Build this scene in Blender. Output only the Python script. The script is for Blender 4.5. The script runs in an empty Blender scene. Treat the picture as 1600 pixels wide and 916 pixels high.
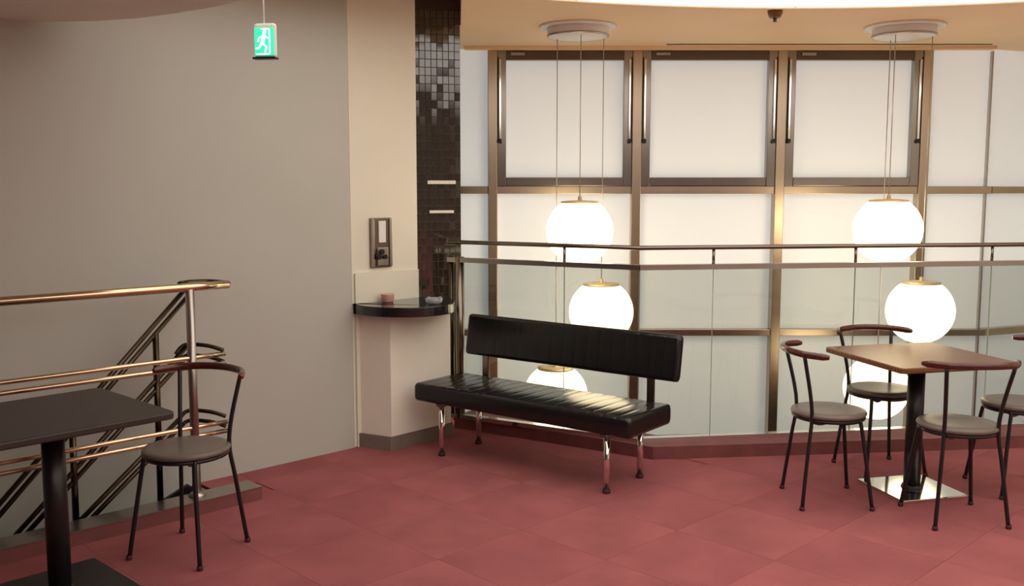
import bpy, bmesh, math, random
from mathutils import Vector, Matrix

random.seed(7)
scene = bpy.context.scene
C = scene.collection
PI = math.pi

# ------------------------------------------------------------------ camera
F_PX, CX, CY, CAM_H, HORIZON = 1500.0, 800.0, 458.0, 1.55, 295.0
PITCH = math.atan((CY - HORIZON) / F_PX)
cam_d = bpy.data.cameras.new('camera')
cam_d.sensor_width = 36.0
cam_d.lens = 36.0 * F_PX / 1600.0
cam_d.clip_end = 60
cam = bpy.data.objects.new('camera', cam_d)
cam.location = (0, 0, CAM_H)
cam.rotation_euler = (PI / 2 - PITCH, 0, 0)
C.objects.link(cam)
scene.camera = cam

# ------------------------------------------------------------------ world, exposure, light strengths
w = bpy.data.worlds.new('world')
scene.world = w
w.use_nodes = True
w.node_tree.nodes['Background'].inputs[0].default_value = (1.0, 0.9, 0.78, 1)
w.node_tree.nodes['Background'].inputs[1].default_value = 0.03
scene.view_settings.view_transform = 'Standard'
scene.view_settings.look = 'None'
scene.view_settings.exposure = 0.0
scene.view_settings.gamma = 1.0
scene.view_settings.use_curve_mapping = False
GLOBE_STRENGTH = 5.5        # opal pendant globes
FACADE_STRENGTH = 0.29      # frosted window panels with daylight behind them
CEILING_STRENGTH = 1.6     # round luminous ceiling

# ------------------------------------------------------------------ helpers: pixels to points
FW = Vector((0, math.cos(PITCH), -math.sin(PITCH)))
UP = Vector((0, math.sin(PITCH), math.cos(PITCH)))
RT = Vector((1, 0, 0))
EYE = Vector((0, 0, CAM_H))


def ray(x, y):
    return FW + RT * ((x - CX) / F_PX) + UP * ((CY - y) / F_PX)


def onz(x, y, z=0.0):
    r = ray(x, y)
    return EYE + r * ((z - CAM_H) / r.z)


def ony(x, y, Y):
    r = ray(x, y)
    return EYE + r * (Y / r.y)


def onwall(x, y, p, n):
    r = ray(x, y)
    return EYE + r * ((Vector(p) - EYE).dot(Vector(n)) / r.dot(Vector(n)))


# ------------------------------------------------------------------ helpers: materials
def mat(name, col, rough=0.5, metal=0.0, spec=0.5, emit=None, estr=0.0, coat=0.0, var=0.0, vscale=8.0, bump=0.0, bscale=60.0, stretch=(1, 1, 1), trans=0.0, ior=1.45):
    m = bpy.data.materials.new(name)
    m.use_nodes = True
    nt = m.node_tree
    b = nt.nodes['Principled BSDF']
    b.inputs['Base Color'].default_value = (*col, 1)
    b.inputs['Roughness'].default_value = rough
    b.inputs['Metallic'].default_value = metal
    b.inputs['Specular IOR Level'].default_value = spec
    b.inputs['Coat Weight'].default_value = coat
    b.inputs['Coat Roughness'].default_value = 0.12
    b.inputs['Transmission Weight'].default_value = trans
    b.inputs['IOR'].default_value = ior
    if emit:
        b.inputs['Emission Color'].default_value = (*emit, 1)
        b.inputs['Emission Strength'].default_value = estr
    if var or bump:
        tc = nt.nodes.new('ShaderNodeTexCoord')
        mp = nt.nodes.new('ShaderNodeMapping')
        mp.inputs['Scale'].default_value = stretch
        nt.links.new(tc.outputs['Object'], mp.inputs['Vector'])
    if var:
        n = nt.nodes.new('ShaderNodeTexNoise')
        n.inputs['Scale'].default_value = vscale
        n.inputs['Detail'].default_value = 5
        nt.links.new(mp.outputs['Vector'], n.inputs['Vector'])
        r = nt.nodes.new('ShaderNodeValToRGB')
        r.color_ramp.elements[0].position = 0.3
        r.color_ramp.elements[1].position = 0.7
        r.color_ramp.elements[0].color = (*[c * (1 - var) for c in col], 1)
        r.color_ramp.elements[1].color = (*[min(1, c * (1 + var)) for c in col], 1)
        nt.links.new(n.outputs['Fac'], r.inputs['Fac'])
        nt.links.new(r.outputs['Color'], b.inputs['Base Color'])
    if bump:
        n2 = nt.nodes.new('ShaderNodeTexNoise')
        n2.inputs['Scale'].default_value = bscale
        n2.inputs['Detail'].default_value = 3
        nt.links.new(mp.outputs['Vector'], n2.inputs['Vector'])
        bp = nt.nodes.new('ShaderNodeBump')
        bp.inputs['Strength'].default_value = bump
        bp.inputs['Distance'].default_value = 0.01
        nt.links.new(n2.outputs['Fac'], bp.inputs['Height'])
        nt.links.new(bp.outputs['Normal'], b.inputs['Normal'])
    return m


def wood_mat(name, c1, c2, rough, coat):
    m = mat(name, c1, rough, coat=coat)
    nt = m.node_tree
    b = nt.nodes['Principled BSDF']
    tc = nt.nodes.new('ShaderNodeTexCoord')
    mp = nt.nodes.new('ShaderNodeMapping')
    mp.inputs['Scale'].default_value = (1.5, 22, 22)
    n = nt.nodes.new('ShaderNodeTexNoise')
    n.inputs['Scale'].default_value = 4
    n.inputs['Detail'].default_value = 6
    r = nt.nodes.new('ShaderNodeValToRGB')
    r.color_ramp.elements[0].position = 0.35
    r.color_ramp.elements[1].position = 0.68
    r.color_ramp.elements[0].color = (*c1, 1)
    r.color_ramp.elements[1].color = (*c2, 1)
    nt.links.new(tc.outputs['Object'], mp.inputs['Vector'])
    nt.links.new(mp.outputs['Vector'], n.inputs['Vector'])
    nt.links.new(n.outputs['Fac'], r.inputs['Fac'])
    nt.links.new(r.outputs['Color'], b.inputs['Base Color'])
    return m


def glass_mat(name, tint, refl):
    m = bpy.data.materials.new(name)
    m.use_nodes = True
    nt = m.node_tree
    nt.nodes.remove(nt.nodes['Principled BSDF'])
    out = nt.nodes['Material Output']
    t = nt.nodes.new('ShaderNodeBsdfTransparent')
    t.inputs['Color'].default_value = (*tint, 1)
    g = nt.nodes.new('ShaderNodeBsdfGlossy')
    g.inputs['Roughness'].default_value = 0.02
    fr = nt.nodes.new('ShaderNodeFresnel')
    fr.inputs['IOR'].default_value = refl
    mx = nt.nodes.new('ShaderNodeMixShader')
    nt.links.new(fr.outputs[0], mx.inputs[0])
    nt.links.new(t.outputs[0], mx.inputs[1])
    nt.links.new(g.outputs[0], mx.inputs[2])
    nt.links.new(mx.outputs[0], out.inputs['Surface'])
    return m


M = dict(
    carpet_a=mat('carpet_rose', (0.335, 0.108, 0.112), 0.95, spec=0.1, var=0.14, vscale=3.5, bump=0.35, bscale=420),
    carpet_b=mat('carpet_rose_turned', (0.325, 0.103, 0.108), 0.95, spec=0.1, var=0.14, vscale=3.0, bump=0.35, bscale=420),
    curb=mat('curb_maroon', (0.20, 0.066, 0.064), 0.6, var=0.15, vscale=9),
    plinth=mat('plinth_brown', (0.21, 0.175, 0.14), 0.5, var=0.1),
    wall_panel=mat('wall_beige_panel', (0.505, 0.515, 0.465), 0.28, spec=0.45, var=0.025, vscale=1.5, bump=0.05, bscale=1.6),
    cream=mat('wall_cream_paint', (0.79, 0.765, 0.645), 0.55, spec=0.3, var=0.02, vscale=2),
    pedestal=mat('pedestal_white', (0.86, 0.81, 0.70), 0.45, spec=0.4, var=0.02),
    soffit_dark=mat('soffit_brown', (0.80, 0.80, 0.71), 0.7, spec=0.2),
    soffit=mat('soffit_tan', (0.88, 0.66, 0.44), 0.6, spec=0.2, var=0.02, vscale=2),
    ceiling=mat('ceiling_cream', (0.7, 0.62, 0.5), 0.8, spec=0.2),
    back_brown=mat('back_wall_brown', (0.22, 0.18, 0.145), 0.6, var=0.05),
    dark_brown=mat('lintel_dark', (0.05, 0.035, 0.028), 0.5),
    grout=mat('tile_grout', (0.16, 0.135, 0.105), 0.85, spec=0.1),
    tile=mat('tile_dark_brown', (0.022, 0.017, 0.014), 0.10, spec=0.5, ior=2.1, var=0.4, vscale=7),
    facade=mat('facade_backlit_panel', (0.77, 0.80, 0.80), 0.34, spec=0.4, var=0.012, vscale=2.2, bump=0.04, bscale=2.0, emit=(0.94, 1.0, 1.02), estr=FACADE_STRENGTH),
    steel=mat('brushed_steel', (0.42, 0.39, 0.36), 0.30, 1.0, var=0.06, vscale=5, stretch=(1, 1, 0.05)),
    mullion=mat('brushed_steel_globe_tint', (0.47, 0.385, 0.29), 0.27, 1.0, var=0.06, vscale=5, stretch=(1, 1, 0.05)),  # grey steel with the globes' golden glow tinted into its colour
    sash=mat('sash_steel', (0.29, 0.262, 0.24), 0.2, 1.0, var=0.08, vscale=4, stretch=(1, 1, 0.05)),
    sash_shaded=mat('sash_steel_dark_reflection', (0.13, 0.10, 0.08), 0.25, 1.0),  # sash steel again, its dark reflection at the head put into the colour
    steel_dark=mat('dark_steel', (0.22, 0.185, 0.155), 0.25, 1.0),
    chrome=mat('polished_chrome', (0.80, 0.78, 0.75), 0.09, 1.0),
    brass=mat('warm_polished_rail', (0.72, 0.58, 0.38), 0.16, 1.0),
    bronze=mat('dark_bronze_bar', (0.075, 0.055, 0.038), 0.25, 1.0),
    black_vinyl=mat('black_vinyl', (0.010, 0.010, 0.010), 0.17, spec=0.55, bump=0.03, bscale=180),
    black_metal=mat('black_enamel_metal', (0.012, 0.011, 0.011), 0.32, spec=0.5),
    black_stone=mat('black_gloss_counter', (0.012, 0.012, 0.014), 0.12, spec=0.6, coat=0.3),
    rail_wood=wood_mat('red_brown_lacquer_wood', (0.052, 0.009, 0.006), (0.10, 0.021, 0.012), 0.25, 0.5),
    table_wood=wood_mat('dark_walnut_top', (0.12, 0.046, 0.018), (0.21, 0.085, 0.034), 0.25, 0.0),
    table_black=wood_mat('blackish_brown_top', (0.028, 0.020, 0.017), (0.040, 0.030, 0.025), 0.45, 0.0),
    seat_grey=mat('seat_taupe_vinyl', (0.15, 0.12, 0.10), 0.33, spec=0.5),
    rubber=mat('rubber_foot', (0.05, 0.012, 0.012), 0.7),
    white=mat('white_enamel', (0.82, 0.80, 0.77), 0.35),
    globe=mat('opal_globe_lit', (0.9, 0.86, 0.78), 0.3, emit=(1.0, 0.79, 0.50), estr=GLOBE_STRENGTH),
    globe_cap=mat('globe_cap_cream', (0.80, 0.62, 0.36), 0.35, metal=0.4),
    luminous=mat('luminous_ceiling_panel', (0.9, 0.88, 0.8), 0.5, emit=(1.0, 0.955, 0.875), estr=CEILING_STRENGTH),
    wire=mat('steel_wire', (0.5, 0.46, 0.42), 0.35, 0.8),
    sign_green=mat('exit_green_lit', (0.02, 0.45, 0.25), 0.4, emit=(0.05, 0.75, 0.42), estr=1.0),
    sign_white=mat('exit_white_lit', (0.8, 0.95, 0.9), 0.4, emit=(0.75, 1.0, 0.92), estr=1.1),
    sign_body=mat('exit_body_grey', (0.75, 0.72, 0.65), 0.4),
    glass=glass_mat('balustrade_glass', (0.755, 0.775, 0.765), 1.45),
    glass_edge=mat('glass_edge_green', (0.45, 0.52, 0.44), 0.4),
    pink=mat('pink_pot', (0.75, 0.42, 0.36), 0.3),
    cut_glass=mat('cut_glass', (0.75, 0.78, 0.85), 0.05, trans=0.6, spec=0.8),
    void_floor=mat('lower_hall_floor', (0.35, 0.3, 0.25), 0.4),
    black_hole=mat('dark_recess', (0.015, 0.012, 0.01), 0.6),
)


# ------------------------------------------------------------------ helpers: geometry
def link(name, me, m=None, parent=None, smooth=False):
    o = bpy.data.objects.new(name, me)
    C.objects.link(o)
    if m is not None and not me.materials:
        me.materials.append(M[m] if isinstance(m, str) else m)
    if parent is not None:
        o.parent = parent
    if smooth:
        for p in me.polygons:
            p.use_smooth = True
    return o


def from_bm(bm):
    me = bpy.data.meshes.new('mesh')
    bmesh.ops.recalc_face_normals(bm, faces=bm.faces)
    bm.to_mesh(me)
    bm.free()
    return me


def box_bm(bm, c, s, rotz=0.0, bev=0.0, rot=None):
    r = bmesh.ops.create_cube(bm, size=1.0)
    R = rot if rot is not None else Matrix.Rotation(rotz, 4, 'Z')
    mtx = Matrix.Translation(c) @ R @ Matrix.Diagonal((*s, 1))
    bmesh.ops.transform(bm, matrix=mtx, verts=r['verts'])
    if bev:
        es = list({e for v in r['verts'] for e in v.link_edges})
        bmesh.ops.bevel(bm, geom=es, offset=bev, segments=2, affect='EDGES', profile=0.5)


def box(name, c, s, m, parent=None, rotz=0.0, bev=0.0, rot=None):
    bm = bmesh.new()
    box_bm(bm, Vector(c), s, rotz, bev, rot)
    return link(name, from_bm(bm), m, parent)


def prism_me(pts, z0, z1, bev=0.0):
    bm = bmesh.new()
    vs = [bm.verts.new((p[0], p[1], z0)) for p in pts]
    f = bm.faces.new(vs)
    r = bmesh.ops.extrude_face_region(bm, geom=[f])
    bmesh.ops.translate(bm, vec=(0, 0, z1 - z0), verts=[v for v in r['geom'] if isinstance(v, bmesh.types.BMVert)])
    if bev:
        es = [e for e in bm.edges if abs(e.verts[0].co.z - e.verts[1].co.z) < 1e-6]
        bmesh.ops.bevel(bm, geom=es, offset=bev, segments=2, affect='EDGES', profile=0.5)
    return from_bm(bm)


def prism(name, pts, z0, z1, m, parent=None, bev=0.0):
    return link(name, prism_me(pts, z0, z1, bev), m, parent)


def tube_bm(bm, pts, rad, seg=10, flat=None):
    pts = [Vector(p) for p in pts]
    n = len(pts)
    rads = rad if isinstance(rad, (list, tuple)) else [rad] * n
    t0 = (pts[1] - pts[0]).normalized()
    ref = Vector((0, 0, 1)) if abs(t0.z) < 0.9 else Vector((0, 1, 0))
    u = (ref - t0 * ref.dot(t0)).normalized()
    rings = []
    for i in range(n):
        if i == 0:
            t = t0
        elif i == n - 1:
            t = (pts[-1] - pts[-2]).normalized()
        else:
            t = ((pts[i] - pts[i - 1]).normalized() + (pts[i + 1] - pts[i]).normalized()).normalized()
        u = (u - t * u.dot(t)).normalized()
        v = t.cross(u)
        fu, fv = flat if flat else (1, 1)
        rings.append([bm.verts.new(pts[i] + (u * math.cos(2 * PI * k / seg) * fu + v * math.sin(2 * PI * k / seg) * fv) * rads[i]) for k in range(seg)])
    for a, b in zip(rings, rings[1:]):
        for k in range(seg):
            bm.faces.new((a[k], a[(k + 1) % seg], b[(k + 1) % seg], b[k])).smooth = True
    bm.faces.new(rings[0][::-1])
    bm.faces.new(rings[-1])


def tube(name, pts, rad, m, parent=None, seg=10, flat=None):
    bm = bmesh.new()
    tube_bm(bm, pts, rad, seg, flat)
    return link(name, from_bm(bm), m, parent)


def smooth_path(pts, k=6):
    pts = [Vector(p) for p in pts]
    out = []
    for i in range(len(pts) - 1):
        p0 = pts[max(i - 1, 0)]
        p1, p2 = pts[i], pts[i + 1]
        p3 = pts[min(i + 2, len(pts) - 1)]
        for j in range(k):
            t = j / k
            out.append(0.5 * ((2 * p1) + (p2 - p0) * t + (2 * p0 - 5 * p1 + 4 * p2 - p3) * t * t + (3 * p1 - p0 - 3 * p2 + p3) * t ** 3))
    out.append(pts[-1])
    return out


def lathe_bm(bm, prof, seg=32, c=(0, 0, 0)):
    c = Vector(c)
    rings = []
    for r, z in prof:
        if r < 1e-6:
            rings.append([bm.verts.new(c + Vector((0, 0, z)))])
        else:
            rings.append([bm.verts.new(c + Vector((r * math.cos(2 * PI * k / seg), r * math.sin(2 * PI * k / seg), z))) for k in range(seg)])
    for a, b in zip(rings, rings[1:]):
        for k in range(seg):
            k2 = (k + 1) % seg
            if len(a) == 1 and len(b) == 1:
                continue
            if len(a) == 1:
                f = bm.faces.new((a[0], b[k2], b[k]))
            elif len(b) == 1:
                f = bm.faces.new((a[k], a[k2], b[0]))
            else:
                f = bm.faces.new((a[k], a[k2], b[k2], b[k]))
            f.smooth = True


def lathe(name, prof, m, parent=None, seg=32, c=(0, 0, 0)):
    bm = bmesh.new()
    lathe_bm(bm, prof, seg, c)
    me = from_bm(bm)
    o = link(name, me, m, parent)
    return o


def shade_auto(o, ang=0.6):
    me = o.data
    for p in me.polygons:
        p.use_smooth = True
    bm = bmesh.new()
    bm.from_mesh(me)
    for e in bm.edges:
        if len(e.link_faces) == 2 and e.calc_face_angle() > ang:
            e.smooth = False
    bm.to_mesh(me)
    bm.free()


def thing(name, label, cat, loc=(0, 0, 0), rotz=0.0, group=None):
    o = bpy.data.objects.new(name, None)
    o.empty_display_size = 0.1
    C.objects.link(o)
    o.location = loc
    o.rotation_euler = (0, 0, rotz)
    o['label'] = label
    o['category'] = cat
    if group:
        o['group'] = group
    return o


def tag(o, label, cat, group=None):
    o['label'] = label
    o['category'] = cat
    if group:
        o['group'] = group
    return o


def struct(o, label=None):
    o['kind'] = 'structure'
    if label:
        o['label'] = label
    return o


def struct_empty(name, loc=(0, 0, 0), label=None):
    o = bpy.data.objects.new(name, None)
    o.empty_display_size = 0.1
    C.objects.link(o)
    o.location = loc
    return struct(o, label)


def dup(root, loc, rotz, label):
    r = root.copy()
    C.objects.link(r)
    r.location = loc
    r.rotation_euler = (0, 0, rotz)
    r['label'] = label
    for ch in list(root.children):
        c = ch.copy()
        C.objects.link(c)
        c.parent = r
        for g in ch.children:
            d = g.copy()
            C.objects.link(d)
            d.parent = c
    return r


def clip(poly, p, n):
    """keep the side of polygon where (q-p).n >= 0"""
    out = []
    for i in range(len(poly)):
        a, b = poly[i], poly[(i + 1) % len(poly)]
        da = (a[0] - p[0]) * n[0] + (a[1] - p[1]) * n[1]
        db = (b[0] - p[0]) * n[0] + (b[1] - p[1]) * n[1]
        if da >= 0:
            out.append(a)
        if (da >= 0) != (db >= 0):
            t = da / (da - db)
            out.append((a[0] + (b[0] - a[0]) * t, a[1] + (b[1] - a[1]) * t))
    return out


# ------------------------------------------------------------------ plan of the place
WD = Vector((0.714, 0.700, 0)).normalized()          # direction along the left wall
WN = Vector((WD.y, -WD.x, 0))                        # its normal, into the room
WALL_END = Vector((-0.948, 5.645, 0))
WALL_FAR = WALL_END - WD * 6.0
GUARD = Vector((-1.53, 4.53, 0))                     # newel post of the stair guard
KERB_END = GUARD + WD * 0.30
CURB = [Vector((-0.376, 6.14, 0)), Vector((0.81, 5.385, 0)), Vector((3.08, 5.64, 0)), Vector((4.6, 5.83, 0))]
RAILP = [Vector((-0.40, 6.14, 0)), Vector((0.735, 5.50, 0)), Vector((3.2, 5.86, 0)), Vector((4.6, 6.07, 0))]
FY = 7.5                                             # window facade
Z_SOFFIT, Z_UPPER = 2.62, 2.95

# ------------------------------------------------------------------ floor
floor_pts = [(-5.2, -3), (4.6, -3), (4.6, 6.25), (3.2, 6.05), (0.77, 5.68), (-0.40, 6.36), (-0.40, 6.6), (-1.4, 6.6)]
we = WALL_END + WN * 0.0
stair_end = KERB_END - WD * 0.10
se_wall = stair_end - WN * 0.60
floor_pts += [tuple((WALL_END - WN * 0.1)[:2]), tuple(se_wall[:2]), tuple((stair_end)[:2]), tuple((GUARD - WD * 5.2)[:2])]
floor = struct(prism('floor', floor_pts, -0.30, -0.004, 'carpet_b'), 'rose red carpet tile floor of the foyer')


def build_carpet():
    s = 0.5
    a = math.radians(44.4)
    ux, uy = (math.cos(a), math.sin(a)), (-math.sin(a), math.cos(a))
    for i in range(-4, 20):
        for j in range(-12, 14):
            g = 0.0006
            cor = [(i * s + g, j * s + g), (i * s + s - g, j * s + g), (i * s + s - g, j * s + s - g), (i * s + g, j * s + s - g)]
            poly = [(p[0] * ux[0] + p[1] * uy[0], p[0] * ux[1] + p[1] * uy[1]) for p in cor]
            cx = sum(p[0] for p in poly) / 4
            cy = sum(p[1] for p in poly) / 4
            if cy < 2.6 or cx > 4.6 or abs(cx) > 0.62 * cy + 0.5:
                continue
            poly = clip(poly, WALL_END, (WN.x, WN.y))
            if len(poly) < 3:
                continue
            # stair well
            ccx = sum(p[0] for p in poly) / len(poly)
            ccy = sum(p[1] for p in poly) / len(poly)
            q = Vector((ccx, ccy, 0))
            along = (q - stair_end).dot(WD)
            perp = (q - GUARD).dot(WN)
            if perp < 0.0 and along < 0:
                poly = clip(poly, stair_end, (WD.x, WD.y)) if along > -0.3 else []
            elif perp >= 0 and along < 0.3:
                if along < 0:
                    poly = clip(poly, GUARD, (WN.x, WN.y))
            elif along < 0.35:
                poly = clip(poly, stair_end, (WD.x, WD.y))
            if len(poly) < 3:
                continue
            # open edge above the lower hall (tiles run a little way under the curb)
            for k in range(3):
                A, B = CURB[k], CURB[k + 1]
                d = (B - A).normalized()
                n = Vector((d.y, -d.x, 0))
                if (A.x <= cx < B.x) or (k == 0 and cx < A.x):
                    poly = clip(poly, A - n * 0.08, (n.x, n.y))
                    break
            if len(poly) < 3:
                continue
            area = 0.5 * abs(sum(poly[k][0] * poly[(k + 1) % len(poly)][1] - poly[(k + 1) % len(poly)][0] * poly[k][1] for k in range(len(poly))))
            if area < 0.003:
                continue
            prism('carpet_tile', poly, -0.0035, 0.0, 'carpet_a' if (i + j) % 2 else 'carpet_b', floor)


build_carpet()

# ------------------------------------------------------------------ walls and ceilings
struct(prism('wall_left', [tuple(WALL_FAR[:2]), tuple(WALL_END[:2]), tuple((WALL_END - WN * 0.2)[:2]), tuple((WALL_FAR - WN * 0.2)[:2])], -3.2, Z_UPPER, 'wall_panel'), 'smooth beige panelled wall behind the stair rail')
COL_A, COL_B = Vector((-0.948, 5.655, 0)), Vector((-0.592, 6.005, 0))
struct(prism('wall_corner', [tuple(COL_A[:2]), tuple(COL_B[:2]), (-0.68, 6.365), (-1.3, 6.365), (-1.3, 5.9)], 0.0, Z_UPPER, 'cream'), 'cream painted wall end beside the dark tiles')
CD = (COL_B - COL_A).normalized()
CN = Vector((CD.y, -CD.x, 0))
cmid = (COL_A + COL_B) / 2
box('wainscot', cmid + CN * 0.003 + Vector((0.008, 0, 0.525)), (0.48, 0.012, 1.05), 'cream', bpy.data.objects['wall_corner'], rotz=math.atan2(CD.y, CD.x))

struct(prism('wall_back', [(-5.4, -3.2), (4.8, -3.2), (4.8, -3), (-5.4, -3)], 0, Z_UPPER, 'back_brown'))
struct(prism('wall_right', [(4.6, -3), (4.8, -3), (4.8, 8.2), (4.6, 8.2)], -3.2, Z_UPPER, 'cream'))

# ceiling at two levels, with the round luminous ceiling let into the lower one
DISC_C, DISC_R = Vector((1.65, 1.575, 0)), 4.2
ceil_pts = [(-0.60, 6.47), (-0.60, 8.6), (4.8, 8.6), (4.8, -3.2), (-5.4, -3.2), (-5.4, 2.0), (-2.4, 4.9), (-1.4, 5.3), (-0.27, 5.3), (-0.335, 6.43), (-0.335, 6.47)]
struct(prism('ceiling', ceil_pts, Z_SOFFIT, Z_UPPER + 0.1, 'soffit'), 'tan ceiling band over the lower hall')
struct(prism('ceiling_upper', [(-0.60, 8.6), (-0.60, 6.47), (-0.335, 6.43), (-0.27, 5.3), (-1.4, 5.3), (-2.4, 4.9), (-5.4, 2.0), (-5.4, 8.6)], Z_UPPER, Z_UPPER + 0.1, 'ceiling'))

# dropped brown soffit with a curved edge
edge = [onz(x, y, 2.3) for x, y in ((0, 33), (75, 34), (150, 33), (220, 28), (280, 20), (340, 9.5), (390, -2), (450, -18), (520, -44))]
pts = [tuple((WALL_FAR + WN * 0.01)[:2])] + [(-2.75, 3.9)] + [(p.x, p.y) for p in edge] + [(-0.4, 2.9), (-0.5, 1.6), (-1.4, 0.2), (-4.6, -0.5)]
pts[1] = tuple((WALL_END + WN * 0.004 - WD * 2.35)[:2])
pp = [Vector((x, y, 0)) for x, y in pts]
struct(prism('soffit_dropped', pts, 2.3, Z_SOFFIT, 'soffit_dark'), 'low brown soffit with a curved edge')

lum = thing('luminous_ceiling', 'big round luminous ceiling with pale radial panels', 'ceiling light', (DISC_C.x, DISC_C.y, Z_SOFFIT))
NSEC = 20
OFF = math.radians(90) - 0.002
for k in range(NSEC):
    a0 = OFF + 2 * PI * k / NSEC + 0.0022
    a1 = OFF + 2 * PI * (k + 1) / NSEC - 0.0022
    arc = [a0 + (a1 - a0) * t / 6 for t in range(7)]
    poly = [(0.35 * math.cos(a), 0.35 * math.sin(a)) for a in (a0, a1)]
    poly = [poly[0]] + [(DISC_R * math.cos(a), DISC_R * math.sin(a)) for a in arc] + [poly[1]]
    prism('light_panel', poly, -0.012, -0.002, 'luminous', lum)
bm = bmesh.new()
for i in range(96):
    a0, a1 = 2 * PI * i / 96, 2 * PI * (i + 1) / 96
    q = []
    for (r, z) in ((DISC_R, -0.02), (DISC_R + 0.03, -0.02), (DISC_R + 0.03, 0.0), (DISC_R, 0.0)):
        q.append([(r * math.cos(a), r * math.sin(a), z) for a in (a0, a1)])
    for j in range(4):
        b = (j + 1) % 4
        bm.faces.new([bm.verts.new(v) for v in (q[j][0], q[j][1], q[b][1], q[b][0])])
bmesh.ops.remove_doubles(bm, verts=bm.verts, dist=1e-5)
link('rim', from_bm(bm), 'soffit', lum)

# slot in the soffit and pale edge trim next to the facade
box('air_slot', (2.36, 7.30, Z_SOFFIT - 0.001), (2.42, 0.022, 0.006), 'black_hole', bpy.data.objects['ceiling'])
struct(box('trim_1', (1.65, 7.43, Z_SOFFIT - 0.012), (4.02, 0.07, 0.022), 'soffit'), 'pale edge strip along the top of the windows')

# ------------------------------------------------------------------ dark mosaic wall
TA, TB = Vector((-0.655, 6.375, 0)), Vector((-0.343, 6.455, 0))
TD = (TB - TA).normalized()
TN = Vector((TD.y, -TD.x, 0))
tw = struct(prism('wall_tiled', [tuple((TA - TD * 0.25)[:2]), tuple(TB[:2]), tuple((TB - TN * 0.3)[:2]), tuple((TA - TD * 0.25 - TN * 0.3)[:2])], -3.2, Z_UPPER, 'grout'), 'narrow wall of dark glossy mosaic tiles')
TW, TH = 0.0390, 0.0530
tile_me = None


def tile_mesh():
    bm = bmesh.new()
    box_bm(bm, Vector((0, 0, 0)), (TW - 0.005, 0.008, TH - 0.005), bev=0.0)
    me = from_bm(bm)
    me.materials.append(M['tile'])
    return me


tile_me = tile_mesh()
ang = math.atan2(TD.y, TD.x)
ZT = 2.71
sbm = bmesh.new()
for r in range(56):
    for c in range(8):
        z = ZT - TH * (r + 0.5)
        p = TB - TD * (TW * (c + 0.5)) + TN * 0.003 + Vector((0, 0, z))
        rot = Matrix.Rotation(ang, 4, 'Z') @ Matrix.Rotation(random.uniform(0.005, 0.055), 4, 'X') @ Matrix.Rotation(random.uniform(-0.03, 0.03), 4, 'Z')
        if r < 37:
            t = bpy.data.objects.new('tile', tile_me)
            C.objects.link(t)
            t.parent = tw
            t.matrix_local = Matrix.Translation(p) @ rot
        else:
            box_bm(sbm, p, (TW - 0.005, 0.008, TH - 0.005), rot=rot)
lo = link('lower_tiles', from_bm(sbm), 'tile', tw)
lo['kind'] = 'stuff'
box('lintel', (TA + TB) / 2 - TD * 0.12 + TN * 0.012 + Vector((0, 0, (ZT + Z_UPPER) / 2)), (0.55, 0.03, Z_UPPER - ZT), 'dark_brown', tw, rotz=ang)

for k, (x0, x1, y) in enumerate(((668, 712, 285), (671, 709, 331))):
    a = onwall(x0, y, TA + TN * 0.02, TN)
    b = onwall(x1, y, TA + TN * 0.02, TN)
    t = thing('wall_bar', ('upper, longer of two short white bars on the dark tiles', 'lower, shorter of two short white bars on the dark tiles')[k], 'wall bar', (a + b) / 2, ang, 'white bars on the tiled wall')
    L = (b - a).length
    box('bar', (0, 0, 0), (L, 0.012, 0.024 - 0.005 * k), 'white', t, bev=0.003)
    for s in (-1, 1):
        box('bracket', (s * L * 0.36, 0.008, 0), (0.012, 0.022, 0.010), 'steel', t)

# ------------------------------------------------------------------ window facade
MX = [-0.149, 0.958, 2.064, 3.172]                    # mullion axes, 1.107 m apart
fac = struct_empty('wall_facade', (0, FY, 0), 'steel framed facade of white panels')
KX = 3.70                                             # where the facade turns
ZR = [-1.78, -0.67, 0.425, 1.54]                      # transom heights
BA = math.radians(22)
KD = Vector((math.cos(BA), math.sin(BA), 0))


def fpanel(x0, x1, z0, z1):
    box('panel', ((x0 + x1) / 2, 0.06, (z0 + z1) / 2), (x1 - x0, 0.03, z1 - z0), 'facade', fac)


cols = [(-0.60, MX[0]), (MX[0], MX[1]), (MX[1], MX[2]), (MX[2], MX[3]), (MX[3], KX)]
rows = [(-2.9, ZR[0]), (ZR[0], ZR[1]), (ZR[1], ZR[2]), (ZR[2], ZR[3]), (ZR[3], 2.62)]
for ci, (x0, x1) in enumerate(cols):
    for ri, (z0, z1) in enumerate(rows):
        if ri == 4 and 1 <= ci <= 3:
            continue                                  # the opening windows
        fpanel(x0 + 0.004, x1 - 0.004, z0 + 0.004, z1 - 0.004)
for x in MX:
    box('mullion', (x, 0.0, -0.15), (0.072, 0.10, 5.5), 'mullion', fac, bev=0.004)
box('mullion', (KX - 0.012, 0.03, -0.15), (0.012, 0.04, 5.5), 'steel', fac)
for z in ZR:
    for ci, (x0, x1) in enumerate(cols):
        a = x0 + 0.036 if ci else x0
        b = x1 - 0.036 if ci < 4 else x1 + 0.01
        box('transom', ((a + b) / 2, 0.005, z), (b - a, 0.08, 0.058 if z > 1 else 0.05), 'mullion', fac, bev=0.003)
# the turned part on the right
for z0, z1 in rows:
    c = KD * 0.52 + Vector((KX, 0.06, (z0 + z1) / 2))
    box('panel', c, (1.03, 0.03, z1 - z0 - 0.008), 'facade', fac, rotz=BA)
for z in ZR:
    c = KD * 0.52 + Vector((KX, 0.01, z))
    box('transom', c, (1.03, 0.08, 0.055), 'mullion', fac, rotz=BA, bev=0.003)

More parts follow.
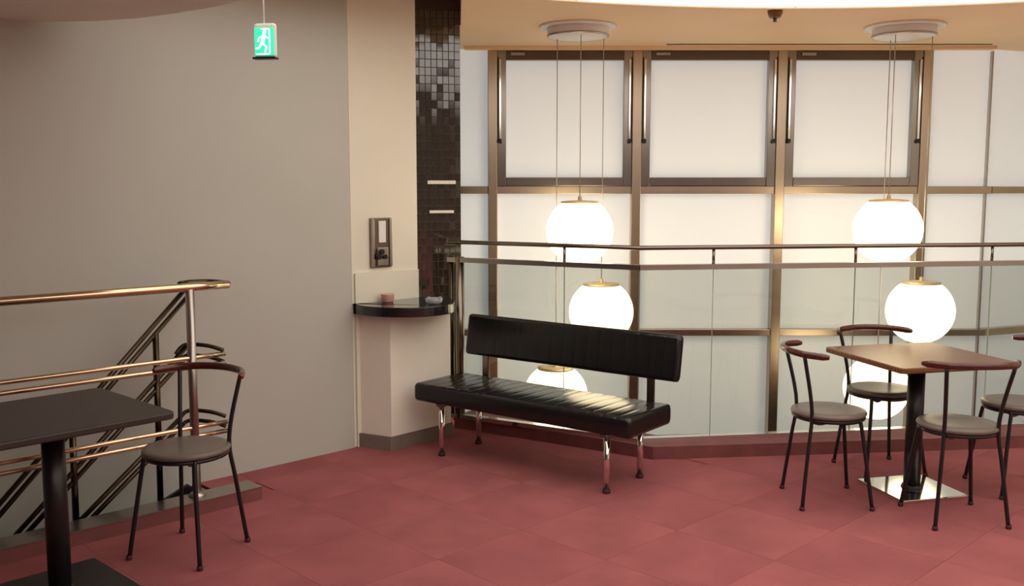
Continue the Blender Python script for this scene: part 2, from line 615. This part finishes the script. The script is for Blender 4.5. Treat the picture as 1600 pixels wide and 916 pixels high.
for wi in range(3):
    x0, x1 = MX[wi] + 0.036, MX[wi + 1] - 0.036
    z0, z1 = 1.569, 2.598
    wnd = struct_empty('window_%d' % (wi + 1), ((x0 + x1) / 2, FY, z0), ('steel framed window beside the tiled wall', 'middle steel framed opening window', 'steel framed window beside the plain white panels')[wi])
    wid, hei = x1 - x0, z1 - z0
    fw = 0.068
    for s in (-1, 1):
        box('frame_stile', (s * (wid / 2 - fw / 2), -0.005, hei / 2), (fw, 0.07, hei), 'sash', wnd, bev=0.004)
        # stay arm with its end knob
        sx = s * (wid / 2 - 0.022)
        arm = box('stay_arm', (sx, -0.052, hei - 0.37), (0.017, 0.014, 0.60), 'chrome', wnd, bev=0.003)
        box('stay_slot', (sx + s * 0.014, -0.0405, hei - 0.37), (0.008, 0.003, 0.64), 'black_hole', wnd)
        kn = box('knob', (sx, -0.056, hei - 0.685), (0.026, 0.032, 0.030), 'black_metal', wnd, bev=0.005)
    box('frame_rail', (0, -0.005, hei - 0.036), (wid - 2 * fw, 0.07, 0.072), 'sash_shaded', wnd, bev=0.004)
    box('frame_rail', (0, -0.005, 0.035), (wid - 2 * fw, 0.07, 0.066), 'sash', wnd, bev=0.004)
    box('pane', (0, 0.03, hei / 2), (wid - 2 * fw + 0.02, 0.02, hei - 0.12), 'facade', wnd)
    box('catch', (-0.36, -0.048, hei - 0.03), (0.11, 0.02, 0.022), 'steel', wnd, bev=0.004)

struct(box('floor_lower', (1.6, 7.1, -3.1), (7.0, 3.0, 0.2), 'void_floor'), 'floor of the hall below')

# ------------------------------------------------------------------ curb and glass balustrade on the open edge
def offset_line(pl, d):
    out = []
    for i, p in enumerate(pl):
        ns = []
        if i > 0:
            t = (pl[i] - pl[i - 1]).normalized()
            ns.append(Vector((-t.y, t.x, 0)))
        if i < len(pl) - 1:
            t = (pl[i + 1] - pl[i]).normalized()
            ns.append(Vector((-t.y, t.x, 0)))
        n = sum(ns, Vector()).normalized()
        out.append(p + n * (d / n.dot(ns[0])))
    return out


back = offset_line(CURB, 0.26)
struct(prism('curb', [tuple(p[:2]) for p in CURB] + [tuple(p[:2]) for p in reversed(back)], -0.02, 0.075, 'curb'), 'low maroon curb along the open edge')
bal = thing('glass_balustrade', 'glass balustrade with two slim steel rails along the open edge', 'railing')
ZU, ZL = 1.212, 1.10
tube('handrail', [p + Vector((0, 0, ZU)) for p in RAILP], 0.0135, 'steel_dark', bal, flat=(1, 1.6))
cb = bmesh.new()
for i in range(3):
    A, B = RAILP[i], RAILP[i + 1]
    d = (B - A)
    box_bm(cb, (A + B) / 2 + Vector((0, 0, ZL)), (d.length + 0.01, 0.045, 0.030), math.atan2(d.y, d.x))
link('glass_channel', from_bm(cb), 'steel', bal)
cb = bmesh.new()
for i in range(3):
    A, B = RAILP[i], RAILP[i + 1]
    d = (B - A)
    box_bm(cb, (A + B) / 2 + Vector((0, 0, 0.087)), (d.length + 0.01, 0.05, 0.026), math.atan2(d.y, d.x))
link('base_channel', from_bm(cb), 'chrome', bal)


def on_rail(px, py, z):
    r = onz(px, py, z)
    # intersection of the view direction with the rail line in plan
    for i in range(3):
        A, B = RAILP[i], RAILP[i + 1]
        d = B - A
        den = r.x * d.y - r.y * d.x
        if abs(den) < 1e-9:
            continue
        t = (A.x * d.y - A.y * d.x) / den
        s = (r.x * t - A.x) / d.x
        if -0.001 <= s <= 1.001 and t > 0:
            return Vector((r.x * t, r.y * t, 0)), i, s
    return None


joints = []
for px in (882, 1115, 1337, 1550):
    p, i, s = on_rail(px, 400, 1.15)
    joints.append((p, i))
    tube('rail_spacer', [p + Vector((0, 0, ZL + 0.01)), p + Vector((0, 0, ZU - 0.008))], 0.009, 'steel_dark', bal, seg=8)
seq = [(RAILP[0], 0), joints[0], (RAILP[1], 0), joints[1], joints[2], joints[3], (RAILP[2], 1), (RAILP[3], 2)]
for (A, i), (B, j) in zip(seq, seq[1:]):
    d = (B - A)
    gp = box('glass_panel', (A + B) / 2 + Vector((0, 0, 0.594)), (d.length - 0.0015, 0.010, 0.985), 'glass', bal, rotz=math.atan2(d.y, d.x))
    gp.data.materials.append(M['glass_edge'])
    dn = d.normalized()
    for f in gp.data.polygons:
        if abs(f.normal.dot(dn)) > 0.9:
            f.material_index = 1
# end post by the tiled wall
e = Vector((-0.335, 6.105, 0))
tube('end_post', [e + Vector((0, 0, 0.075)), e + Vector((0, 0, ZL + 0.02))], 0.030, 'steel_dark', bal, seg=16)
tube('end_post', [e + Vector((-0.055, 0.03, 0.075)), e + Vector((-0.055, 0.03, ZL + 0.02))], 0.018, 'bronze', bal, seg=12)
tube('rail_return', [RAILP[0] + Vector((0, 0, ZU)), RAILP[0] + Vector((-0.03, 0.18, ZU)), RAILP[0] + Vector((-0.03, 0.285, ZU))], 0.0135, 'steel_dark', bal)

# ------------------------------------------------------------------ stair guard on the left
kerb = prism('stair_kerb', [tuple(p[:2]) for p in (KERB_END + WN * 0.09, KERB_END - WN * 0.05, GUARD - WD * 5.0 - WN * 0.05, GUARD - WD * 5.0 + WN * 0.09)], -0.25, 0.062, 'curb')
struct(kerb, 'low maroon kerb under the stair guard')
kt = prism('kerb_cap', [tuple(p[:2]) for p in (KERB_END + WN * 0.092, KERB_END - WN * 0.052, GUARD - WD * 5.0 - WN * 0.052, GUARD - WD * 5.0 + WN * 0.092)], 0.062, 0.068, 'steel', kerb)
gd = thing('stair_guard', 'polished tubular stair guard with diagonal double bars in front of beige wall', 'railing')
UPV = Vector((0, 0, 1))
LEFT = GUARD - WD * 2.6
g_end = GUARD + WD * 0.20
# top handrail with its return loop to the wall
tube('handrail', [LEFT + UPV * 1.085, GUARD + UPV * 1.085, g_end + UPV * 1.085], 0.020, 'brass', gd, seg=14)
ret = smooth_path([GUARD - WN * 0.10 + UPV * 1.09, GUARD - WN * 0.12 + WD * 0.06 + UPV * 1.092, GUARD - WN * 0.10 + WD * 0.16 + UPV * 1.09, g_end + UPV * 1.086], 5)
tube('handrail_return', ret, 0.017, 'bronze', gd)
for z in (0.745, 0.70, 0.405, 0.36):
    tube('guard_bar', [LEFT + UPV * z, GUARD + UPV * z, g_end - WD * 0.03 + UPV * z], 0.0115, 'brass', gd)
for z in (0.79, 0.735, 0.46, 0.41):
    pth = smooth_path([GUARD - WN * 0.13 - WD * 0.02 + UPV * (z - 0.04), GUARD - WN * 0.13 + WD * 0.03 + UPV * z, GUARD - WN * 0.06 + WD * 0.11 + UPV * (z - 0.005), g_end - WD * 0.03 - WN * 0.01 + UPV * (z - 0.03)], 5)
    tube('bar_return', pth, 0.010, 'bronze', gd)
tube('newel_post', [GUARD + UPV * 0.066, GUARD + UPV * 1.075], 0.0205, 'steel', gd, seg=16)
lathe('post_foot', [(0.0, 0.090), (0.024, 0.090), (0.040, 0.074), (0.042, 0.066), (0.0, 0.066)], 'steel', gd, seg=20, c=GUARD)
# descending stair rails, inside the well
DP = GUARD - WN * 0.13


def dg(x, y):
    return onwall(x, y, DP, WN)


for (a, b) in (((296, 452), (-120, 935)), ((300, 540), (-60, 938)), ((283, 659), (60, 888))):
    A, B = dg(*a), dg(*b)
    d = (B - A).normalized()
    n = WN.cross(d)
    for s in (-1, 1):
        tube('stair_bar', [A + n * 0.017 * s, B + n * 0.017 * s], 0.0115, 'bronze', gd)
for (a, b) in (((243, 522), (251, 788)), ((113, 676), (119, 817))):
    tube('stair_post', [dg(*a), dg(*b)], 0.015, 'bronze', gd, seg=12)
# first dark tread and steps of the stair
st = struct_empty('stairs', (0, 0, 0), 'dark stair going down behind the kerb')
for k in range(5):
    a = stair_end - WD * (0.02 + 0.22 * k)
    q = [a - WN * 0.05, a - WN * 0.40, a - WD * 0.22 - WN * 0.40, a - WD * 0.22 - WN * 0.05]
    z = 0.0 - 0.2 * (k + 1)
    prism('tread', [tuple(p[:2]) for p in q], z - 0.05, z, 'black_hole', st)
    rq = [a - WN * 0.05, a - WN * 0.40, a - WD * 0.02 - WN * 0.40, a - WD * 0.02 - WN * 0.05]
    prism('riser', [tuple(p[:2]) for p in rq], z, z + 0.195, 'plinth', st)
# dark triangular plate added for the dark end of the stair well
ga = [dg(228, 797), dg(292, 756), dg(318, 775)]
bm = bmesh.new()
f = bm.faces.new([bm.verts.new(p) for p in ga])
r = bmesh.ops.extrude_face_region(bm, geom=[f])
bmesh.ops.translate(bm, vec=WN * 0.02, verts=[v for v in r['geom'] if isinstance(v, bmesh.types.BMVert)])
link('dark_wedge', from_bm(bm), 'black_metal', gd)

# ------------------------------------------------------------------ pedestal counter at the wall end
ped = thing('pedestal_counter', 'pale pedestal with curved black counter top at the cream wall end', 'counter')
P1, P2, P3 = Vector((-0.908, 5.672, 0)), Vector((-0.715, 5.575, 0)), Vector((-0.385, 5.93, 0))
P4, P5 = Vector((-0.545, 6.075, 0)), Vector((-0.600, 5.997, 0))
P6 = Vector((-0.915, 5.686, 0))
body_pts = [tuple(p[:2]) for p in (P1, P2, P3, P4, P5 + CN * 0.012, P6 + CN * 0.012)]
prism('body', body_pts, 0.085, 0.815, 'pedestal', ped)


def grow(p, d):
    c = Vector((-0.62, 5.82, 0))
    return p + (p - c).normalized() * d


prism('plinth', [tuple(p[:2]) for p in (grow(P1, 0.02), grow(P2, 0.014), grow(P3, 0.012), P4, P5 + CN * 0.012, P6 + CN * 0.012)], 0.0, 0.085, 'plinth', ped)
front = smooth_path([(-0.945, 5.665, 0), (-0.86, 5.54, 0), (-0.72, 5.465, 0), (-0.56, 5.46, 0), (-0.43, 5.53, 0), (-0.352, 5.66, 0), (-0.352, 5.86, 0)], 5)
ct = prism('counter_top', [tuple(p[:2]) for p in front] + [(-0.40, 5.98), (-0.53, 6.07), tuple((COL_B + CN * 0.012)[:2]), tuple((COL_A + CN * 0.012)[:2])], 0.815, 0.872, 'black_stone', ped, bev=0.004)

po = onz(606, 472, 0.872)
pot = thing('candle_pot', 'small pink pot on the black counter', 'pot', po)
lathe('pot', [(0, 0.0), (0.030, 0.0), (0.036, 0.006), (0.040, 0.045), (0.042, 0.050), (0.036, 0.050), (0.034, 0.012), (0, 0.010)], 'pink', pot, 24)
lathe('wax', [(0, 0.036), (0.034, 0.036), (0.034, 0.030), (0, 0.030)], 'white', pot, 20)
pa = onz(678, 475, 0.872)
ash = thing('glass_ashtray', 'sparkling clear glass ashtray on the black counter', 'ashtray', pa)
lathe('dish', [(0, 0.0), (0.038, 0.0), (0.048, 0.010), (0.052, 0.034), (0.046, 0.036), (0.038, 0.014), (0, 0.010)], 'cut_glass', ash, 10)
for k in range(4):
    a = PI / 4 + k * PI / 2
    box('rest_notch', (0.047 * math.cos(a), 0.047 * math.sin(a), 0.036), (0.016, 0.012, 0.008), 'cut_glass', ash, rotz=a)

# steel wall plate
CW = COL_A + CN * 0.001
fp = [onwall(x, y, CW, CN) for x, y in ((577, 340), (610, 340), (610, 418), (577, 418))]
fc = sum(fp, Vector()) / 4
fx = thing('wall_plate', 'steel wall plate with white insert and dark knobs on cream wall', 'wall plate', fc, math.atan2(CD.y, CD.x))
fw_ = (fp[1] - fp[0]).length
fh = fp[0].z - fp[3].z
box('plate', (0, -0.008, 0), (fw_, 0.016, fh), 'steel_dark', fx, bev=0.004)
for s in (-1, 1):
    box('side_rim', (s * (fw_ / 2 - 0.012), -0.019, 0), (0.020, 0.010, fh - 0.01), 'steel', fx, bev=0.003)
box('white_insert', (0.003, -0.019, fh * 0.22), (0.052, 0.008, 0.130), 'white', fx, bev=0.002)
box('lower_cover', (0.004, -0.020, -fh * 0.28), (0.080, 0.010, 0.110), 'steel', fx, bev=0.003)
for (x, z, r) in ((-0.012, -0.055, 0.016), (-0.034, -0.082, 0.018), (0.012, -0.085, 0.014)):
    bm = bmesh.new()
    tube_bm(bm, [(x, -0.024, z), (x, -0.042, z)], r, 14)
    link('knob', from_bm(bm), 'black_metal', fx)

# ------------------------------------------------------------------ bench
bn = thing('waiting_bench', 'long black vinyl bench with backrest on chrome legs', 'bench', (0.14, 5.258, 0), math.atan2(-0.613, 0.79))


def cushion(x0, x1, y0, y1, z0, z1, n, groove, ax='top'):
    """padded slab, channel stitched across its length"""
    bm = bmesh.new()
    per = 8
    us = []
    for k in range(n):
        for j in range(per):
            us.append((k + j / per) / n)
    us.append(1.0)
    ym, zm = (y0 + y1) / 2, (z0 + z1) / 2
    hy, hz = (y1 - y0) / 2, (z1 - z0) / 2
    rr = 0.024
    prof = []
    for (sy, sz, a0) in ((1, 1, 0), (-1, 1, 90), (-1, -1, 180), (1, -1, 270)):
        for j in range(5):
            a = math.radians(a0 + 90 * j / 4)
            prof.append((sy * (hy - rr) + rr * math.cos(a), sz * (hz - rr) + rr * math.sin(a)))
    rings = []
    for u in us:
        x = x0 + (x1 - x0) * u
        ph = (u * n) % 1.0
        g = groove * math.exp(-(min(ph, 1 - ph) / 0.09) ** 2) if 0.001 < u < 0.999 else 0.0
        e = min(u, 1 - u) * (x1 - x0)
        inset = 0.02 * (1 - math.sqrt(max(0, 1 - (1 - min(e, 0.02) / 0.02) ** 2))) if e < 0.02 else 0
        ring = []
        for (py, pz) in prof:
            gy = gz = 0
            if ax == 'top' and pz > 0:
                gz = g
            if ax == 'front' and py < 0:
                gy = g
            ky = (hy - inset) / hy
            kz = (hz - inset) / hz
            ring.append(bm.verts.new((x, ym + py * ky + gy, zm + pz * kz - gz)))
        rings.append(ring)
    m_ = len(prof)
    for a, b in zip(rings, rings[1:]):
        for k in range(m_):
            bm.faces.new((a[k], a[(k + 1) % m_], b[(k + 1) % m_], b[k])).smooth = True
    bm.faces.new(rings[0])
    bm.faces.new(rings[-1])
    return from_bm(bm)


link('seat', cushion(-0.745, 0.725, -0.215, 0.225, 0.310, 0.418, 18, 0.0022), 'black_vinyl', bn)
bk = link('backrest', cushion(-0.735, 0.735, -0.030, 0.030, -0.125, 0.125, 18, 0.0010, 'front'), 'black_vinyl', bn)
bk.location = (0.015, 0.262, 0.655)
bk.rotation_euler = (math.radians(-9), 0, 0)
for x in (-0.565, 0.585):
    o = box('back_bracket', (x, 0.238, 0.455), (0.045, 0.014, 0.20), 'steel_dark', bn, bev=0.003)
    o.rotation_euler = (0, 0, 0)
    box('bracket_plate', (x, 0.20, 0.306), (0.07, 0.09, 0.008), 'steel_dark', bn)
for x in (-0.565, 0.565):
    for y in (-0.168, 0.168):
        lg = tube('leg', [(x, y, 0.018), (x, y, 0.300)], 0.0165, 'chrome', bn, seg=18)
        lathe('foot', [(0, 0), (0.020, 0), (0.022, 0.006), (0.019, 0.022), (0, 0.022)], 'rubber', lg, 16, (x, y, 0))
        lathe('flange', [(0, 0.312), (0.034, 0.312), (0.034, 0.298), (0.018, 0.290), (0, 0.290)], 'steel_dark', lg, 18, (x, y, 0))

# ------------------------------------------------------------------ cafe chairs (front towards local -Y)
GR_C = 'black steel cafe chairs with wooden back rails'


def make_chair(label, loc, rz):
    t = thing('cafe_chair', label, 'chair', loc, rz, GR_C)
    R = 0.182
    prof = [(0, 0.438), (R - 0.02, 0.438), (R - 0.004, 0.442), (R, 0.452), (R - 0.004, 0.461), (R - 0.03, 0.466), (R * 0.5, 0.461), (0, 0.459)]
    lathe('seat', prof, 'seat_grey', t, 40)
    bm = bmesh.new()
    ring = [(0.168 * math.cos(2 * PI * k / 32), 0.168 * math.sin(2 * PI * k / 32), 0.431) for k in range(33)]
    tube_bm(bm, ring, 0.009, 8)
    for a in (PI / 4, -PI / 4):
        c, s = math.cos(a), math.sin(a)
        tube_bm(bm, smooth_path([(-0.165 * c, -0.165 * s, 0.425), (-0.07 * c, -0.07 * s, 0.398), (0.07 * c, 0.07 * s, 0.398), (0.165 * c, 0.165 * s, 0.425)], 4), 0.008, 8)
    link('seat_ring', from_bm(bm), 'black_metal', t)
    for s in (-1, 1):
        lg = tube('leg', smooth_path([(s * 0.126, -0.112, 0.436), (s * 0.137, -0.128, 0.34), (s * 0.176, -0.168, 0.012)], 5), 0.0098, 'black_metal', t, 10)
        lathe('foot_cap', [(0, 0), (0.011, 0), (0.013, 0.004), (0.012, 0.020), (0, 0.020)], 'rubber', lg, 12, (s * 0.177, -0.169, 0))
        # rear leg runs on up to carry the back rail
        lg = tube('leg', smooth_path([(s * 0.172, 0.168, 0.012), (s * 0.142, 0.138, 0.30), (s * 0.128, 0.122, 0.44), (s * 0.133, 0.134, 0.56), (s * 0.158, 0.176, 0.752)], 6), 0.0095, 'black_metal', t, 10)
        lathe('foot_cap', [(0, 0), (0.011, 0), (0.013, 0.004), (0.012, 0.020), (0, 0.020)], 'rubber', lg, 12, (s * 0.173, 0.169, 0))
    arc = [(-0.222, 0.078, 0.758), (-0.205, 0.118, 0.760), (-0.160, 0.178, 0.763), (-0.08, 0.215, 0.766), (0, 0.226, 0.767), (0.08, 0.215, 0.766), (0.160, 0.178, 0.763), (0.205, 0.118, 0.760), (0.222, 0.078, 0.758)]
    path = smooth_path(arc, 4)
    n = len(path)
    rads = [0.0165 * (0.62 + 0.38 * min(1, min(i, n - 1 - i) / 3.0)) for i in range(n)]
    tube('back_rail', path, rads, 'rail_wood', t, 12, flat=(1.0, 0.78))
    return t


ch = make_chair('cafe chair with red-brown back rail by the dark-topped table and stair guard', (-1.385, 3.99, 0), math.radians(-19))
dup(ch, (1.573, 4.680, 0), math.radians(90), 'cafe chair on the bench side of the walnut table')
dup(ch, (2.033, 5.195, 0), math.radians(11), 'cafe chair between the walnut table and the glass balustrade')
dup(ch, (2.093, 4.415, 0), math.radians(183), 'cafe chair with its back rail overlapping the near edge of the walnut table')
dup(ch, (2.615, 4.860, 0), math.radians(-87), 'cafe chair opposite the bench-side chair at the walnut table')


# ------------------------------------------------------------------ tables
def make_table(label, loc, rz, top_m, base_m, sx, sy, base, top_z=0.712):
    t = thing('cafe_table', label, 'table', loc, rz)
    bm = bmesh.new()
    pts = []
    rr = 0.03
    for (ax, ay, a0) in ((1, 1, 0), (-1, 1, 90), (-1, -1, 180), (1, -1, 270)):
        for j in range(5):
            a = math.radians(a0 + 90 * j / 4)
            pts.append((ax * (sx / 2 - rr) + rr * math.cos(a), ay * (sy / 2 - rr) + rr * math.sin(a)))
    o = prism('table_top', pts, top_z - 0.028, top_z, top_m, t, bev=0.006)
    box('mounting_plate', (0, 0, top_z - 0.034), (0.30, 0.30, 0.012), 'black_metal', t)
    tube('post', [(0, 0, 0.012), (0, 0, top_z - 0.036)], 0.042, 'black_metal', t, 28)
    box('base_plate', (0, 0, 0.009), (base, base, 0.018), base_m, t, bev=0.003)
    lathe('post_collar', [(0, 0.034), (0.046, 0.034), (0.054, 0.018), (0, 0.018)], 'black_metal', t, 28)
    return t


make_table('square walnut cafe table with mirror-bright base plate', (2.065, 4.825, 0), math.radians(14), 'table_wood', 'chrome', 0.66, 0.66, 0.38)
make_table('blackish cafe table with dark base in front of the stair guard', (-1.735, 3.545, 0), math.radians(-43), 'table_black', 'black_metal', 0.66, 0.66, 0.46)

# ------------------------------------------------------------------ pendant globe clusters
GR_G = 'lit opal globe pendants over the lower hall'


def globe(loc, top_z, label):
    g = thing('globe_pendant', label, 'pendant light', loc, 0, GR_G)
    R = 0.222
    prof = []
    for k in range(0, 25):
        a = -PI / 2 + (PI - 0.58) * k / 24
        prof.append((max(0, R * math.cos(a)), R * math.sin(a)))
    zt = prof[-1][1]
    rt = prof[-1][0]
    lathe('shade', prof, 'globe', g, 40)
    cp = lathe('cap', [(rt + 0.004, zt - 0.002), (rt + 0.004, zt + 0.010), (rt * 0.7, zt + 0.016), (0.014, zt + 0.020), (0.012, zt + 0.045), (0, zt + 0.045)], 'globe_cap', g, 32)
    tube('wire', [(0, 0, zt + 0.04), (0, 0, top_z - loc[2])], 0.0032, 'wire', g, 6)
    return g


def canopy(cx, cy, label):
    c = thing('ceiling_canopy', label, 'lamp canopy', (cx, cy, Z_SOFFIT), 0, 'lamp canopies on the tan ceiling')
    lathe('flange', [(0, 0), (0.255, 0), (0.255, -0.012), (0.245, -0.016), (0.2, -0.016), (0, -0.016)], 'white', c, 48)
    lathe('drum', [(0.202, -0.014), (0.202, -0.066), (0.196, -0.072), (0, -0.072)], 'white', c, 48)
    lathe('rim', [(0.204, -0.060), (0.208, -0.064), (0.204, -0.070), (0.196, -0.073)], 'steel', c, 48)
    return c


GY = 6.5
canopy(0.436, GY, 'white ceiling canopy above the bench')
canopy(2.596, GY, 'white ceiling canopy above the walnut table')
TZ = Z_SOFFIT - 0.07
globe((0.450, GY - 0.10, 1.270), TZ, 'highest lit globe of the cluster behind the bench')
globe((0.616, GY + 0.085, 0.703), TZ, 'middle lit globe of the cluster, just above the bench backrest')
globe((0.305, GY + 0.095, 0.116), TZ, 'lowest lit globe of the cluster behind the bench')
globe((2.500, GY - 0.10, 1.279), TZ, 'highest lit globe of the cluster beyond the walnut table')
globe((2.775, GY - 0.02, 0.725), TZ, 'middle lit globe of the cluster, just above the walnut table')
globe((2.557, GY + 0.13, 0.161), TZ, 'lowest lit globe of the cluster, seen below the walnut table top')

# ------------------------------------------------------------------ hanging exit sign
sp = ony(413.5, 63, 4.3)
sg = thing('exit_sign', 'small green lit running-man exit sign hanging from a thin rod', 'exit sign', sp, math.radians(-8))
box('housing', (0, 0.012, 0), (0.100, 0.030, 0.148), 'sign_body', sg, bev=0.012)
box('green_face', (0, -0.005, -0.006), (0.090, 0.006, 0.120), 'sign_green', sg, bev=0.002)
box('bottom_tray', (-0.001, 0.008, -0.077), (0.104, 0.040, 0.008), 'black_metal', sg)
tube('rod', [(-0.006, 0.012, 0.07), (-0.006, 0.012, Z_SOFFIT - sp.z)], 0.0035, 'white', sg, 8)
# running figure and doorway on the face
bm = bmesh.new()
yy = -0.010


def fl(pts):
    vs = [bm.verts.new((x, yy, z)) for x, z in pts]
    f = bm.faces.new(vs)
    r = bmesh.ops.extrude_face_region(bm, geom=[f])
    bmesh.ops.translate(bm, vec=(0, 0.003, 0), verts=[v for v in r['geom'] if isinstance(v, bmesh.types.BMVert)])


def limb(a, b, wd):
    d = (Vector(b) - Vector(a)).normalized() * wd
    n = Vector((-d.y, d.x))
    fl([tuple(Vector(a) + n), tuple(Vector(b) + n), tuple(Vector(b) - n), tuple(Vector(a) - n)])


fl([(0.004 + 0.009 * math.cos(2 * PI * k / 12), 0.034 + 0.009 * math.sin(2 * PI * k / 12)) for k in range(12)])
for a, b, wd in (((0.002, 0.024), (-0.008, -0.012), 0.008), ((-0.008, -0.012), (0.012, -0.030), 0.0045), ((0.012, -0.030), (0.004, -0.052), 0.0042), ((-0.010, -0.012), (-0.022, -0.034), 0.0045), ((-0.022, -0.034), (-0.038, -0.036), 0.004), ((0.002, 0.020), (0.020, 0.006), 0.0035), ((0.000, 0.018), (-0.022, 0.010), 0.0035), ((-0.022, 0.010), (-0.028, -0.008), 0.0033)):
    limb(a, b, wd)
link('running_figure', from_bm(bm), 'sign_white', sg)
bm = bmesh.new()
for a, b, wd in (((0.026, 0.046), (0.026, -0.058), 0.003), ((-0.036, -0.060), (0.026, -0.060), 0.003), ((-0.014, 0.047), (0.026, 0.047), 0.003)):
    limb(a, b, wd)
link('doorway_mark', from_bm(bm), 'sign_white', sg)

# ------------------------------------------------------------------ detector on the soffit
sq = onz(1215, 14, Z_SOFFIT)
dt = thing('ceiling_detector', 'small brown sprinkler detector under the tan ceiling', 'detector', (sq.x, 5.95, Z_SOFFIT))
bmat = mat('detector_brown', (0.22, 0.12, 0.06), 0.4, metal=0.3)
M['det'] = bmat
lathe('base', [(0, 0), (0.045, 0), (0.043, -0.018), (0.034, -0.040), (0.030, -0.044), (0, -0.044)], 'det', dt, 24)
lathe('nozzle', [(0, -0.042), (0.012, -0.044), (0.009, -0.062), (0.016, -0.066), (0, -0.068)], 'det', dt, 16)
